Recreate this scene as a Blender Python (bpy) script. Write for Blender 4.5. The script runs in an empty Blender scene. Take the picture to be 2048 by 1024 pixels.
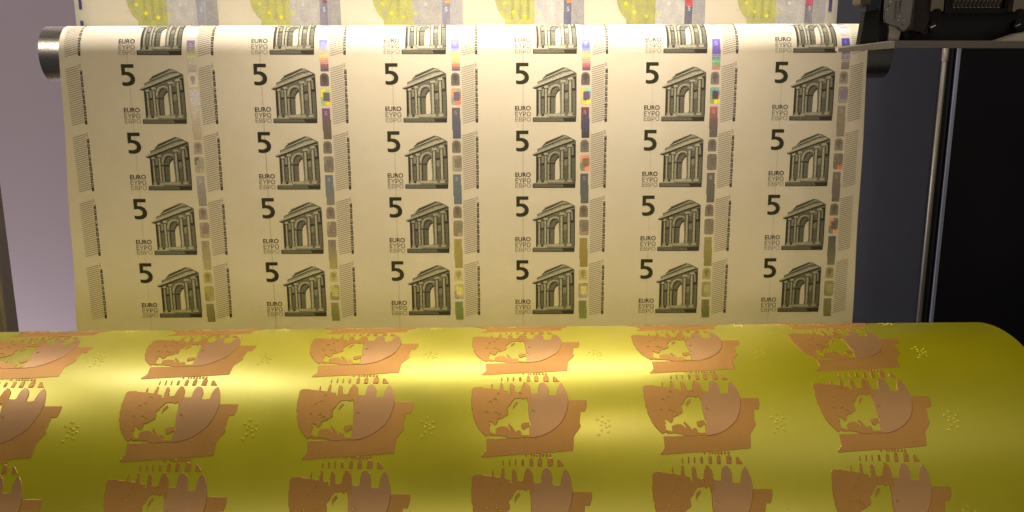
import bpy, math, random
from mathutils import Vector, Matrix, noise
from mathutils.geometry import delaunay_2d_cdt
random.seed(7)
sc = bpy.context.scene
COL = sc.collection

# ------------------------------------------------------------------ camera
cam = bpy.data.objects.new('camera', bpy.data.cameras.new('camera')); COL.objects.link(cam)
PITCH, YAW, ROLL = 0.23602, 0.02127, -0.00296
fw = Vector((math.sin(YAW)*math.cos(PITCH), math.cos(YAW)*math.cos(PITCH), -math.sin(PITCH)))
r0 = Vector((math.cos(YAW), -math.sin(YAW), 0)); u0 = r0.cross(fw)
rt = math.cos(ROLL)*r0 + math.sin(ROLL)*u0; up = -math.sin(ROLL)*r0 + math.cos(ROLL)*u0
cam.matrix_world = Matrix(((rt.x, up.x, -fw.x, 0), (rt.y, up.y, -fw.y, -0.90304), (rt.z, up.z, -fw.z, 0.13074), (0, 0, 0, 1)))
cam.data.sensor_width = 36; cam.data.lens = 1933.1/2048*36
cam.data.clip_start = 0.02; cam.data.clip_end = 50
sc.camera = cam

# ------------------------------------------------------------------ world, lamps, exposure
w = bpy.data.worlds.new('World'); sc.world = w; w.use_nodes = True
bg = w.node_tree.nodes['Background']; bg.inputs[0].default_value = (1.0, 0.93, 0.86, 1); bg.inputs[1].default_value = 0.05
def area(name, loc, aim, sx, sy, power, colr, spread=180):
    l = bpy.data.lights.new(name, 'AREA'); l.shape = 'RECTANGLE'; l.size = sx; l.size_y = sy
    l.energy = power; l.color = colr; l.spread = math.radians(spread)
    o = bpy.data.objects.new(name, l); COL.objects.link(o); o.location = loc
    o.rotation_euler = (Vector(aim)-Vector(loc)).to_track_quat('-Z', 'Y').to_euler()
    return o
WARM = (1.0, 0.88, 0.71)
area('case_lamp', (0.02, -0.078, 0.215), (0.02, -0.085, 0), 0.38, 0.04, 1.5, WARM)
area('case_lamp', (-0.78, -0.078, 0.25), (-0.60, -0.085, 0), 0.14, 0.03, 0.75, WARM)
area('rear_fill', (-0.03, 0.030, 0.33), (-0.03, 0.030, 0), 1.0, 0.03, 1.0, (1.0, 0.92, 0.80), 62)  # added fill light to brighten the rear sheet
area('ceiling_spot', (0.25, -0.78, 1.3), (0.05, -0.1, 0), 0.10, 0.10, 3.2, (1.0, 0.82, 0.64))
area('front_fill', (-0.05, -1.25, 0.04), (-0.03, 0, 0.02), 1.8, 0.25, 3.4, (1.0, 0.87, 0.71))  # added fill from behind the camera, evens out the paper
area('right_fill', (0.62, -0.50, 0.55), (0.33, 0, -0.05), 0.7, 0.7, 0.35, (1.0, 0.92, 0.82), 90)  # added fill, lifts the machine's shadow off the right sheet edge
area('wall_fill', (-1.0, 0.40, -0.75), (-0.8, 0.62, 0.1), 0.8, 0.1, 7.5, (1.0, 0.95, 0.98))  # added fill to brighten the mauve wall from below
area('wall_fill', (-0.9, 0.30, 1.1), (-0.75, 0.62, 0.1), 0.8, 0.1, 12.0, (1.0, 0.93, 0.93))  # second added wall fill, from above
sc.view_settings.view_transform = 'Standard'; sc.view_settings.look = 'None'
sc.view_settings.exposure = -0.35; sc.view_settings.gamma = 1.0; sc.view_settings.use_curve_mapping = False

# ------------------------------------------------------------------ helpers
def lin(c): return tuple((x/12.92 if x <= .04045 else ((x+.055)/1.055)**2.4) for x in c)
def put(o, parent=None, kind=None, label=None, cat=None, group=None):
    COL.objects.link(o)
    if parent: o.parent = parent
    for k, v in (('kind', kind), ('label', label), ('category', cat), ('group', group)):
        if v: o[k] = v
    return o
def empty(name, loc, label, cat, rot=(0, 0, 0), group=None):
    o = bpy.data.objects.new(name, None); o.empty_display_size = .02; put(o, None, None, label, cat, group)
    o.location = loc; o.rotation_euler = rot; return o
def mesh(name, V, F, mat, colors=None, smooth=False, uv=None):
    m = bpy.data.meshes.new(name); m.from_pydata([tuple(v) for v in V], [], [tuple(f) for f in F])
    if colors is not None:                        # one colour per face or per vertex
        if len(colors) == len(F) and len(colors) != len(V):
            a = m.color_attributes.new('ink', 'FLOAT_COLOR', 'CORNER'); k = 0
            for p in m.polygons:
                for _ in p.vertices: a.data[k].color = (*colors[p.index], 1); k += 1
        else:
            a = m.color_attributes.new('ink', 'FLOAT_COLOR', 'POINT')
            for i, c in enumerate(colors): a.data[i].color = (*c, 1)
    if smooth: m.polygons.foreach_set('use_smooth', [True]*len(m.polygons))
    m.materials.append(mat); m.update(); return m
def obj(name, m, parent=None, **k): return put(bpy.data.objects.new(name, m), parent, **k)
def inside(p, poly):
    x, y = p; c = False; j = len(poly)-1
    for i in range(len(poly)):
        xi, yi = poly[i]; xj, yj = poly[j]
        if (yi > y) != (yj > y) and x < (xj-xi)*(y-yi)/(yj-yi)+xi: c = not c
        j = i
    return c
def resample(poly, step):
    out = []
    for i, a in enumerate(poly):
        b = poly[(i+1) % len(poly)]; d = math.hypot(b[0]-a[0], b[1]-a[1]); n = max(1, int(math.ceil(d/step)))
        for k in range(n): out.append((a[0]+(b[0]-a[0])*k/n, a[1]+(b[1]-a[1])*k/n))
    return out
def cdt(loops, steiner=()):
    V = []; E = []
    for L in loops:
        b = len(V); V += [Vector(p) for p in L]; E += [(b+i, b+(i+1) % len(L)) for i in range(len(L))]
    V += [Vector(p) for p in steiner]
    r = delaunay_2d_cdt(V, E, [], 0, 1e-3)
    return r[0], r[2]
class NT:
    def __init__(s, name):
        s.m = bpy.data.materials.new(name); s.m.use_nodes = True; s.t = s.m.node_tree; s.b = s.t.nodes['Principled BSDF']
    def n(s, ty, **k):
        o = s.t.nodes.new('ShaderNode'+ty)
        for a, v in k.items():
            if a.startswith('i_'):
                q = a[2:]; q = int(q) if q.isdigit() else q.replace('_', ' ')
                o.inputs[q].default_value = v
            else: setattr(o, a, v)
        return o
    def l(s, a, b): s.t.links.new(a, b)
    def set(s, **k):
        for a, v in k.items(): s.b.inputs[a.replace('_', ' ')].default_value = v
def mottled(name, c0, c1, scale=40, rough=.5, metal=0., bump=.1, bscale=400, stretch=(1, 1, 1), r2=None, spec=.5):
    """procedural surface: two tones mixed by noise, uneven gloss, fine bump"""
    t = NT(name); tc = t.n('TexCoord'); mp = t.n('Mapping'); mp.inputs['Scale'].default_value = stretch
    t.l(tc.outputs['Object'], mp.inputs['Vector'])
    nz = t.n('TexNoise', i_Scale=scale, i_Detail=5.0); t.l(mp.outputs[0], nz.inputs['Vector'])
    rp = t.n('ValToRGB'); rp.color_ramp.elements[0].position = .3; rp.color_ramp.elements[1].position = .7
    rp.color_ramp.elements[0].color = (*c0, 1); rp.color_ramp.elements[1].color = (*c1, 1)
    t.l(nz.outputs['Fac'], rp.inputs[0]); t.l(rp.outputs[0], t.b.inputs['Base Color'])
    n2 = t.n('TexNoise', i_Scale=bscale, i_Detail=3.0); t.l(mp.outputs[0], n2.inputs['Vector'])
    mr = t.n('MapRange'); mr.inputs['To Min'].default_value = rough; mr.inputs['To Max'].default_value = rough if r2 is None else r2
    t.l(n2.outputs['Fac'], mr.inputs['Value']); t.l(mr.outputs[0], t.b.inputs['Roughness'])
    bp = t.n('Bump', i_Strength=bump, i_Distance=.0004); t.l(n2.outputs['Fac'], bp.inputs['Height']); t.l(bp.outputs[0], t.b.inputs['Normal'])
    t.set(Metallic=metal, Specular_IOR_Level=spec); return t.m

# ------------------------------------------------------------------ materials
def paper_mat(name, c):
    t = NT(name); tc = t.n('TexCoord')
    n1 = t.n('TexNoise', i_Scale=11.0, i_Detail=5.0); t.l(tc.outputs['Object'], n1.inputs['Vector'])
    n2 = t.n('TexNoise', i_Scale=900.0, i_Detail=2.0); t.l(tc.outputs['Object'], n2.inputs['Vector'])
    rp = t.n('ValToRGB'); rp.color_ramp.elements[0].position = .3; rp.color_ramp.elements[1].position = .7
    rp.color_ramp.elements[0].color = (c[0]*.95, c[1]*.94, c[2]*.90, 1); rp.color_ramp.elements[1].color = (*c, 1)
    t.l(n1.outputs['Fac'], rp.inputs[0]); t.l(rp.outputs[0], t.b.inputs['Base Color'])
    b1 = t.n('Bump', i_Strength=.45, i_Distance=.005); t.l(n1.outputs['Fac'], b1.inputs['Height'])
    b2 = t.n('Bump', i_Strength=.12, i_Distance=.0002); t.l(n2.outputs['Fac'], b2.inputs['Height']); t.l(b1.outputs[0], b2.inputs['Normal'])
    t.l(b2.outputs[0], t.b.inputs['Normal']); t.set(Roughness=.62, Specular_IOR_Level=.3); return t.m
PAPER = paper_mat('cotton_paper', (.76, .68, .555))
PAPER2 = paper_mat('cotton_paper_rear', (.74, .68, .56))
def ink_mat(name, rough=.5, metal=0., engraved=False):
    t = NT(name); at = t.n('VertexColor'); at.layer_name = 'ink'
    tc = t.n('TexCoord'); nz = t.n('TexNoise', i_Scale=900.0, i_Detail=3.0); t.l(tc.outputs['Object'], nz.inputs['Vector'])
    mr = t.n('MapRange'); mr.inputs['From Min'].default_value = .3; mr.inputs['From Max'].default_value = .7
    mr.inputs['To Min'].default_value = .7 if engraved else .85; mr.inputs['To Max'].default_value = 1.3 if engraved else 1.15
    t.l(nz.outputs['Fac'], mr.inputs['Value'])
    src = mr.outputs[0]
    if engraved:
        wv = t.n('TexWave', i_Scale=260.0, i_Distortion=3.0, i_Detail=2.0); wv.bands_direction = 'Z'; t.l(tc.outputs['Object'], wv.inputs['Vector'])
        m2 = t.n('MapRange'); m2.inputs['To Min'].default_value = .72; m2.inputs['To Max'].default_value = 1.28; t.l(wv.outputs['Fac'], m2.inputs['Value'])
        mu = t.n('Math', operation='MULTIPLY'); t.l(mr.outputs[0], mu.inputs[0]); t.l(m2.outputs[0], mu.inputs[1]); src = mu.outputs[0]
    oi = t.n('ObjectInfo'); m3 = t.n('MapRange'); m3.inputs['To Min'].default_value = .88; m3.inputs['To Max'].default_value = 1.14; t.l(oi.outputs['Random'], m3.inputs['Value'])
    m4 = t.n('Math', operation='MULTIPLY'); t.l(src, m4.inputs[0]); t.l(m3.outputs[0], m4.inputs[1]); src = m4.outputs[0]
    vm = t.n('VectorMath', operation='SCALE'); t.l(at.outputs['Color'], vm.inputs[0]); t.l(src, vm.inputs['Scale'])
    t.l(vm.outputs[0], t.b.inputs['Base Color']); t.set(Roughness=rough, Metallic=metal, Specular_IOR_Level=.35 if metal else .12); return t.m
INK = ink_mat('intaglio_ink', .5, 0, True); FLATINK = ink_mat('flat_ink', .5); FOIL = ink_mat('hologram_foil', .34, .12)

# ------------------------------------------------------------------ outlines in millimetres (on the sheet, on the cylinder's skin)
NUM5 = [(23.44,95.82),(34.87,95.78),(34.87,92.51),(26.89,92.54),(26.7,89.03),(28.59,89.02),(31.42,88.39),(33.93,86.52),(35.32,83.55),(35.2,80.76),(33.94,78.28),(31.41,76.74),(28.26,76.13),(25.42,76.26),(23.4,76.89),(23.41,80.0),(25.74,79.49),(28.14,79.55),(30.47,80.47),(31.29,82.14),(30.97,84.0),(29.59,85.24),(27.32,86.18),(24.81,85.94),(23.42,85.7)]
ARCH = [(2,[(38.87,73.91),(43.34,75.94),(43.09,77.74),(48.63,80.39),(47.11,81.45),(52.4,83.6),(50.06,84.73),(67.28,91.71),(68.85,91.15),(70.11,91.27),(79.31,86.35),(79.58,47.7),(79.2,41.5),(38.92,41.71),(38.91,45.88),(42.22,46.3),(42.16,71.71),(38.87,72.35)]),(0,[(38.87,73.91),(39.63,72.22),(42.16,71.84),(49.41,74.48),(62.01,79.72),(77.12,84.62),(79.14,83.99),(79.12,86.35),(76.15,86.36),(55.71,79.12),(43.1,74.51)]),(3,[(38.99,73.72),(43.09,76.07),(55.69,81.29),(68.27,86.39),(75.82,88.03),(76.78,86.36),(62.0,81.27),(43.1,74.2),(39.62,73.09)]),(0,[(43.09,77.62),(55.68,82.54),(66.37,87.14),(74.55,88.22),(73.29,88.84),(65.73,87.76),(53.16,82.98),(43.4,78.43)]),(2,[(43.4,77.81),(47.5,80.4),(53.16,82.73),(61.96,86.41),(70.11,91.14),(73.29,88.84),(65.74,87.57),(53.16,82.55)]),(3,[(48.12,80.89),(53.16,83.35),(61.96,87.16),(69.18,90.53),(70.44,90.22),(61.96,86.41),(53.16,82.55)]),(0,[(47.49,81.33),(50.64,82.56),(59.44,86.42),(68.86,90.96),(68.22,91.34),(58.18,87.17),(50.32,83.8)]),(1,[(50.31,84.73),(67.28,91.59),(68.23,91.09),(58.18,87.17),(51.26,83.98)]),(1,[(70.11,91.27),(79.31,86.35),(79.14,83.99),(76.15,86.79),(73.29,88.84)]),(1,[(42.16,71.71),(48.15,73.87),(55.72,76.95),(64.54,80.33),(72.09,82.9),(79.14,83.99),(79.58,47.7),(42.22,46.62)]),(0,[(42.16,71.4),(43.86,72.02),(43.94,46.61),(42.22,46.3)]),(0,[(47.02,72.94),(49.42,73.86),(49.54,46.9),(47.12,46.91)]),(2,[(47.28,71.69),(49.3,72.3),(49.33,65.44),(47.3,64.69)]),(1,[(47.31,62.94),(49.34,63.43),(49.4,49.11),(47.36,48.8)]),(1,[(68.32,80.31),(71.47,81.23),(71.58,70.34),(68.42,69.41)]),(2,[(68.46,79.38),(71.23,80.18),(71.27,76.57),(68.49,75.96)]),(0,[(68.1,70.35),(79.29,72.17),(79.3,70.93),(68.12,68.35)]),(2,[(68.44,67.85),(71.47,68.59),(71.53,62.83),(68.49,62.53)]),(1,[(68.5,61.59),(71.54,61.89),(71.67,48.37),(68.62,48.38)]),(0,[(74.62,82.15),(79.15,83.37),(79.58,47.7),(75.31,47.72)]),(2,[(75.39,80.9),(77.16,81.21),(77.57,72.81),(75.48,72.5)]),(1,[(75.51,69.69),(78.55,70.31),(78.81,48.33),(75.75,48.35)]),(0,[(42.18,63.9),(49.45,65.56),(49.46,64.68),(42.18,62.84)]),(2,[(52.62,65.42),(52.91,70.42),(54.47,73.53),(56.99,75.7),(60.77,76.61),(64.26,75.35),(64.34,65.37),(63.35,70.37),(61.43,73.5),(58.9,74.13),(56.38,72.27),(55.45,69.16),(55.28,65.41)]),(3,[(52.99,67.92),(53.98,71.97),(55.73,74.46),(58.88,76.0),(62.04,75.99),(64.27,74.73),(64.27,73.98),(62.05,75.05),(58.89,75.07),(56.37,73.52),(54.99,71.03),(54.0,67.6)]),(0,[(55.15,65.41),(55.26,69.16),(56.38,71.96),(58.27,73.82),(60.79,74.25),(63.02,72.87),(64.11,70.37),(62.1,69.13),(60.72,67.26),(60.1,65.39)]),(1,[(56.09,67.91),(57.34,71.02),(59.54,72.88),(62.07,73.0),(63.02,71.93),(61.45,70.38),(60.2,67.89),(59.9,65.7),(55.79,65.53)]),(0,[(52.62,65.55),(60.09,65.51),(60.11,63.82),(52.62,64.67)]),(2,[(52.94,64.48),(54.65,64.29),(54.74,49.08),(53.02,49.09)]),(3,[(53.13,64.17),(53.89,64.16),(53.98,49.09),(53.21,49.09)]),(1,[(54.78,64.29),(60.11,63.82),(59.96,49.06),(54.87,48.95)]),(0,[(54.78,64.29),(55.79,64.28),(55.89,49.08),(54.87,48.95)]),(4,[(60.11,63.82),(60.72,66.64),(62.1,68.82),(63.48,70.06),(64.32,67.87),(64.45,51.56),(63.83,49.67),(59.96,49.31)]),(2,[(63.68,68.81),(65.15,67.24),(65.3,49.66),(64.02,49.67),(64.51,52.82)]),(2,[(53.34,48.96),(64.47,49.29),(64.5,46.51),(53.35,46.56)]),(3,[(53.72,48.96),(64.47,49.16),(64.49,47.14),(53.73,46.88)]),(0,[(43.99,70.96),(44.56,70.95),(44.64,46.61),(44.06,46.61)]),(2,[(44.37,71.58),(46.26,71.82),(46.36,46.6),(44.45,46.61)]),(3,[(44.75,71.58),(45.66,71.7),(45.74,46.6),(44.83,46.61)]),(0,[(46.04,70.95),(46.55,71.07),(46.64,46.6),(46.13,46.6)]),(3,[(43.8,72.2),(44.36,72.95),(46.26,73.31),(46.92,72.69),(46.93,71.07),(46.27,71.32),(44.37,70.95),(43.9,70.71)]),(0,[(44.18,70.7),(46.46,71.07),(46.27,70.32),(44.37,69.96)]),(2,[(43.86,49.76),(46.92,49.88),(47.21,46.59),(43.59,46.49)]),(3,[(44.06,48.5),(46.54,48.49),(46.74,46.85),(43.87,46.86)]),(0,[(49.67,72.8),(50.24,72.8),(50.36,46.71),(49.79,46.71)]),(2,[(50.05,73.42),(52.26,73.66),(52.4,46.7),(50.17,46.71)]),(3,[(50.49,73.42),(51.55,73.54),(51.69,46.7),(50.62,46.7)]),(0,[(52.0,72.79),(52.6,72.91),(52.73,46.69),(52.13,46.7)]),(3,[(49.38,74.05),(50.04,74.79),(52.25,75.16),(53.03,74.53),(53.04,72.91),(52.26,73.16),(50.05,72.8),(49.5,72.55)]),(0,[(49.83,72.55),(52.49,72.91),(52.27,72.17),(50.06,71.8)]),(2,[(49.49,49.86),(53.05,49.97),(53.4,46.69),(49.17,46.58)]),(3,[(49.72,48.6),(52.61,48.59),(52.84,46.95),(49.5,46.96)]),(0,[(64.81,77.84),(65.38,77.84),(65.64,46.82),(65.07,46.82)]),(2,[(65.18,78.46),(68.02,78.7),(68.31,46.81),(65.45,46.82)]),(3,[(65.75,78.46),(67.11,78.58),(67.4,46.81),(66.02,46.82)]),(0,[(67.69,77.83),(68.46,77.95),(68.74,46.8),(67.97,46.81)]),(3,[(64.32,79.09),(65.17,79.83),(68.01,80.19),(69.01,79.56),(69.03,77.95),(68.03,78.2),(65.19,77.84),(64.48,77.59)]),(0,[(64.91,77.59),(68.31,77.95),(68.04,77.21),(65.2,76.84)]),(2,[(64.56,49.98),(69.14,50.08),(69.6,46.8),(64.16,46.7)]),(3,[(64.86,48.72),(68.58,48.7),(68.88,47.06),(64.59,47.08)]),(0,[(71.73,80.3),(72.3,80.3),(72.64,47.1),(72.07,47.1)]),(2,[(72.11,80.92),(74.95,81.15),(75.32,47.09),(72.45,47.1)]),(3,[(72.68,80.92),(74.04,81.03),(74.4,47.09),(73.02,47.1)]),(0,[(74.61,80.29),(75.38,80.41),(75.75,47.09),(74.97,47.09)]),(3,[(71.25,81.54),(72.09,82.28),(74.93,82.64),(75.93,82.02),(75.95,80.4),(74.95,80.66),(72.11,80.3),(71.41,80.05)]),(0,[(71.83,80.05),(75.24,80.41),(74.96,79.66),(72.12,79.3)]),(2,[(71.56,50.26),(76.14,50.37),(76.61,47.08),(71.16,46.98)]),(3,[(71.86,49.0),(75.58,48.98),(75.89,47.34),(71.59,47.36)]),(0,[(38.91,45.88),(53.36,46.44),(66.73,46.18),(79.14,46.88),(79.2,41.5),(38.92,41.71)]),(1,[(39.68,44.99),(66.74,44.98),(77.57,45.31),(78.56,42.33),(39.68,42.33)]),(0,[(66.73,45.55),(78.2,45.81),(78.88,41.69),(68.68,41.94)]),(3,[(42.41,46.74),(53.35,46.82),(53.36,46.06),(42.41,45.86)]),(2,[(39.36,45.75),(78.19,46.32),(78.52,45.68),(39.68,45.12)])]
TXT = {'EURO':[(22.53,56.47),(37.13,52.19)],'GR':[(22.52,51.13),(37.13,46.96)],'CY':[(22.51,46.21),(37.14,42.03)],'VT':[(105.11,90.7),(108.58,41.23)],'YR':[(105.45,95.95),(107.16,92.24)],'H5':[(86.08,52.4),(88.86,48.79)]}
HATCH = [((93.12,91.06),(104.91,94.35)),((93.15,89.14),(104.95,92.42)),((93.18,87.22),(104.98,90.5)),((93.2,85.3),(105.02,88.58)),((93.23,83.38),(105.05,86.65)),((93.26,81.45),(105.09,84.72)),((93.29,79.53),(105.12,82.79)),((93.32,77.6),(105.16,80.86)),((93.35,75.67),(105.2,78.93)),((93.38,73.74),(105.23,76.99)),((93.41,71.8),(105.27,75.06)),((93.44,69.87),(105.3,73.12)),((93.47,67.93),(105.34,71.18)),((93.5,65.99),(105.38,69.23)),((93.53,64.05),(105.41,67.29)),((93.56,62.11),(105.45,65.34)),((93.59,60.16),(105.48,63.39)),((93.62,58.21),(105.52,61.44)),((93.65,56.26),(105.56,59.49)),((93.68,54.31),(105.59,57.54)),((93.71,52.36),(105.63,55.58)),((93.74,50.41),(105.66,53.62)),((93.77,48.45),(105.7,51.66)),((93.81,46.49),(105.74,49.7)),((93.84,44.53),(105.77,47.73)),((93.87,42.57),(105.81,45.77)),((93.9,40.6),(105.85,43.8))]
HOLO_A = [(83.67,75.77),(83.56,83.97),(84.67,86.32),(86.55,87.06),(88.76,87.05),(90.48,86.12),(91.52,83.94),(91.64,75.74),(90.83,75.24),(84.5,75.27)]
HOLO_AK = [(85.65,83.97),(86.58,85.08),(88.16,85.2),(89.43,84.26),(89.9,82.71),(89.48,81.16),(88.23,79.92),(88.45,77.74),(87.64,77.12),(86.68,77.75),(86.97,79.92),(85.69,81.17),(85.22,82.6)]
HOLO_B = [(90.67,72.87),(91.5,72.65),(92.11,72.06),(92.35,71.25),(92.53,59.22),(92.32,58.41),(91.72,57.81),(90.9,57.6),(85.31,57.62),(84.48,57.85),(83.86,58.45),(83.63,59.26),(83.48,71.28),(83.69,72.09),(84.28,72.68),(85.1,72.9)]
HOLO_B2 = [(90.59,70.25),(90.9,70.17),(91.14,69.94),(91.23,69.63),(91.3,64.62),(91.22,64.31),(90.99,64.08),(90.68,64.0),(85.47,64.02),(85.15,64.11),(84.92,64.34),(84.83,64.65),(84.76,69.65),(84.84,69.97),(85.07,70.19),(85.39,70.28)]
HOLO_C = [(83.94,55.11),(91.45,55.08),(91.87,26.56),(84.31,26.6)]
THREAD = [(29.6,102.68),(30.23,102.68)]
M_LEFT = [(-14.56,69.13),(-13.65,67.96),(-11.19,67.75),(-6.26,68.47),(-1.35,69.33),(-1.13,64.75),(-0.57,64.76),(-0.48,69.34),(4.98,70.21),(5.18,64.6),(5.75,63.87),(6.47,64.87),(6.63,71.02),(10.18,71.69),(10.26,73.92),(12.1,73.79),(12.15,65.77),(13.23,64.15),(14.44,65.56),(14.9,71.92),(17.51,72.96),(19.49,72.37),(20.42,66.06),(22.22,63.87),(24.04,65.13),(25.48,68.15),(25.9,73.39),(26.11,79.59),(24.2,82.1),(23.02,76.97),(21.01,79.01),(19.33,77.8),(15.67,77.97),(13.5,79.41),(11.29,83.35),(8.81,86.13),(9.99,88.09),(9.63,90.96),(5.69,93.26),(2.79,94.55),(2.64,96.86),(1.13,98.47),(-0.36,97.35),(-1.84,95.68),(-3.34,96.26),(-2.64,98.1),(-3.37,100.35),(-2.61,103.24),(-1.61,104.21),(-3.52,105.63),(-5.66,106.48),(-8.15,103.48),(-10.52,100.26),(-12.32,96.0),(-13.83,91.31),(-14.77,85.1),(-14.82,75.67)]
M_RIGHT = [(25.9,73.39),(28.64,74.04),(31.29,73.77),(31.61,69.03),(32.37,65.83),(33.99,64.22),(35.83,64.66),(37.58,66.72),(38.35,69.92),(38.21,75.31),(40.81,75.95),(44.15,75.4),(44.82,70.02),(45.93,66.85),(47.59,64.84),(49.27,67.7),(50.8,72.83),(51.66,78.86),(50.96,85.32),(49.1,91.5),(46.41,96.8),(42.63,100.66),(37.69,104.42),(32.24,106.86),(26.85,107.91),(24.18,107.88),(24.23,106.13),(24.58,100.41),(25.98,97.83),(24.74,95.19),(24.29,90.48),(24.18,86.35),(24.2,82.1),(26.11,79.59)]
M_ISLES = [[(-2.21,104.64),(1.36,104.88),(2.1,102.67),(1.52,101.26),(4.1,99.81),(6.79,99.39),(9.16,100.52),(10.62,102.78),(11.54,101.39),(9.79,98.92),(10.41,97.88),(12.17,99.6),(14.01,102.83),(15.05,104.24),(15.99,102.54),(18.06,103.2),(18.59,105.74),(19.76,106.38),(24.23,106.25),(24.18,107.88),(16.16,108.2),(9.04,107.92),(8.47,106.67),(3.13,106.16),(-2.22,106.27)],[(18.62,99.68),(19.39,97.88),(22.4,97.26),(23.73,96.89),(24.6,99.77),(22.91,100.39),(21.08,101.78),(19.58,101.95)]]
M_NORTH = [(14.35,81.96),(16.23,79.81),(16.8,81.42),(14.29,84.8),(13.53,86.2),(13.4,84.08)]
M_RIB = [(-4.9,108.48),(8.44,108.29),(16.15,108.64),(26.84,108.35),(32.52,107.3),(37.97,104.86),(42.91,101.11),(46.69,97.27),(49.45,91.71),(51.38,85.46),(52.02,79.96),(64.4,80.14),(64.35,84.09),(63.71,86.34),(62.93,88.83),(59.53,88.92),(58.98,93.66),(58.38,97.62),(59.2,99.91),(57.48,102.78),(53.94,107.46),(53.52,112.1),(53.04,117.25),(33.61,118.79),(15.91,119.56),(-7.62,121.03),(-8.32,120.19),(-6.73,118.54),(-4.65,116.06)]
M_SMALL = [[(5.9,62.12),(5.93,59.74),(6.02,59.05),(6.2,58.71),(6.37,59.06),(6.43,59.75),(6.39,62.13)],[(10.05,62.18),(10.11,59.2),(10.2,58.25),(10.38,57.9),(10.55,58.26),(10.61,59.21),(10.55,62.19)],[(14.08,62.24),(14.16,59.27),(14.25,58.31),(14.44,57.97),(14.6,58.32),(14.65,59.27),(14.58,62.25)],[(18.36,62.31),(18.45,59.33),(18.67,58.38),(19.14,58.04),(19.59,58.4),(19.76,59.35),(19.67,62.33)],[(23.81,62.81),(23.94,59.13),(24.28,57.86),(24.99,57.52),(25.68,57.88),(25.93,59.16),(25.79,62.84)],[(29.27,62.9),(29.43,58.91),(29.86,57.51),(30.72,57.17),(31.56,57.54),(31.86,58.95),(31.69,62.94)],[(35.72,63.0),(35.92,58.83),(36.47,57.35),(37.61,57.02),(38.7,57.39),(39.1,58.88),(38.88,63.05)],[(42.55,58.68),(43.61,58.69),(46.45,63.16),(42.42,63.1)],[(21.15,54.79),(21.78,54.8),(21.73,56.23),(21.1,56.22)],[(24.84,54.85),(25.47,54.86),(25.41,56.29),(24.79,56.28)],[(26.6,54.88),(27.22,54.89),(27.16,56.32),(26.54,56.31)],[(28.48,54.73),(29.48,54.75),(29.41,56.36),(28.41,56.34)],[(30.48,54.76),(31.49,54.78),(31.41,56.39),(30.41,56.37)],[(32.55,54.8),(33.55,54.81),(33.48,56.42),(32.48,56.41)],[(34.99,54.84),(35.99,54.85),(35.91,56.46),(34.91,56.45)],[(37.18,54.87),(38.19,54.89),(38.1,56.5),(37.1,56.48)]]
M_STARS = [(-2.34,80.86),(-4.81,89.19),(3.52,74.05),(1.33,78.87),(1.52,89.48),(4.21,91.22),(18.83,74.04),(27.01,88.47)]
M_DOTS = [(74.5,92.66),(70.86,95.35),(78.78,95.79),(74.2,96.65),(76.37,98.06),(73.28,99.26),(79.06,99.86),(76.65,100.79),(73.48,103.19),(77.82,104.45),(71.11,106.32)]
R_GREEN = [(-105.22,128.67),(-105.04,134.3),(-109.2,138.99),(-111.94,143.2),(-114.14,148.79),(-115.19,154.37),(-115.31,161.77),(-75.46,161.69),(-76.32,128.59)]
R_STARS = [(-105.67,149.89),(-97.12,141.48),(-85.23,137.52),(-73.41,140.76)]
R_BLOCK = [(-76.32,128.59),(-75.46,161.69),(-26.63,161.58),(-27.11,128.44)]
R_STRIP = [(-47.38,129.16),(-47.18,154.21),(-39.31,154.19),(-39.56,129.14)]
R_H5 = [(-44.15,146.75),(-41.83,142.55)]
R_MARK = [(-63.3,149.6),(-114.32,143.67)]
R_PALE = [(-105.03,134.58),(-76.17,134.5),(-76.32,128.59)]

# ------------------------------------------------------------------ the setting
WALL = mottled('mauve_wall_paint', lin((.66, .60, .63)), lin((.68, .62, .645)), 3, .7, 0, .05, 60)
NAVY = mottled('navy_panel', lin((.53, .54, .60)), lin((.56, .57, .63)), 4, .6, 0, .05, 60)
BLACK = mottled('black_panel', (.008, .007, .010), (.010, .009, .012), 4, .6, 0, .05, 60, spec=.15)
def box(x0, x1, y0, y1, z0, z1):
    V = [(x, y, z) for x in (x0, x1) for y in (y0, y1) for z in (z0, z1)]
    F = [(0, 1, 3, 2), (4, 6, 7, 5), (0, 4, 5, 1), (2, 3, 7, 6), (0, 2, 6, 4), (1, 5, 7, 3)]
    return V, F
def bev(o, wd, seg=2):
    m = o.modifiers.new('bevel', 'BEVEL'); m.width = wd; m.segments = seg; m.limit_method = 'ANGLE'; m.harden_normals = False; return o
def boxo(name, b, mat, parent=None, bv=0, **k):
    V, F = box(*b); o = obj(name, mesh(name, V, F, mat), parent, **k)
    if bv: bev(o, bv)
    return o
boxo('wall', (-3.0, 0.10, 0.62, 0.72, -1.2, 1.6), WALL, kind='structure')
boxo('dark_wall', (0.10, 2.4, 0.60, 0.70, -1.2, 1.6), NAVY, kind='structure')

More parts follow.
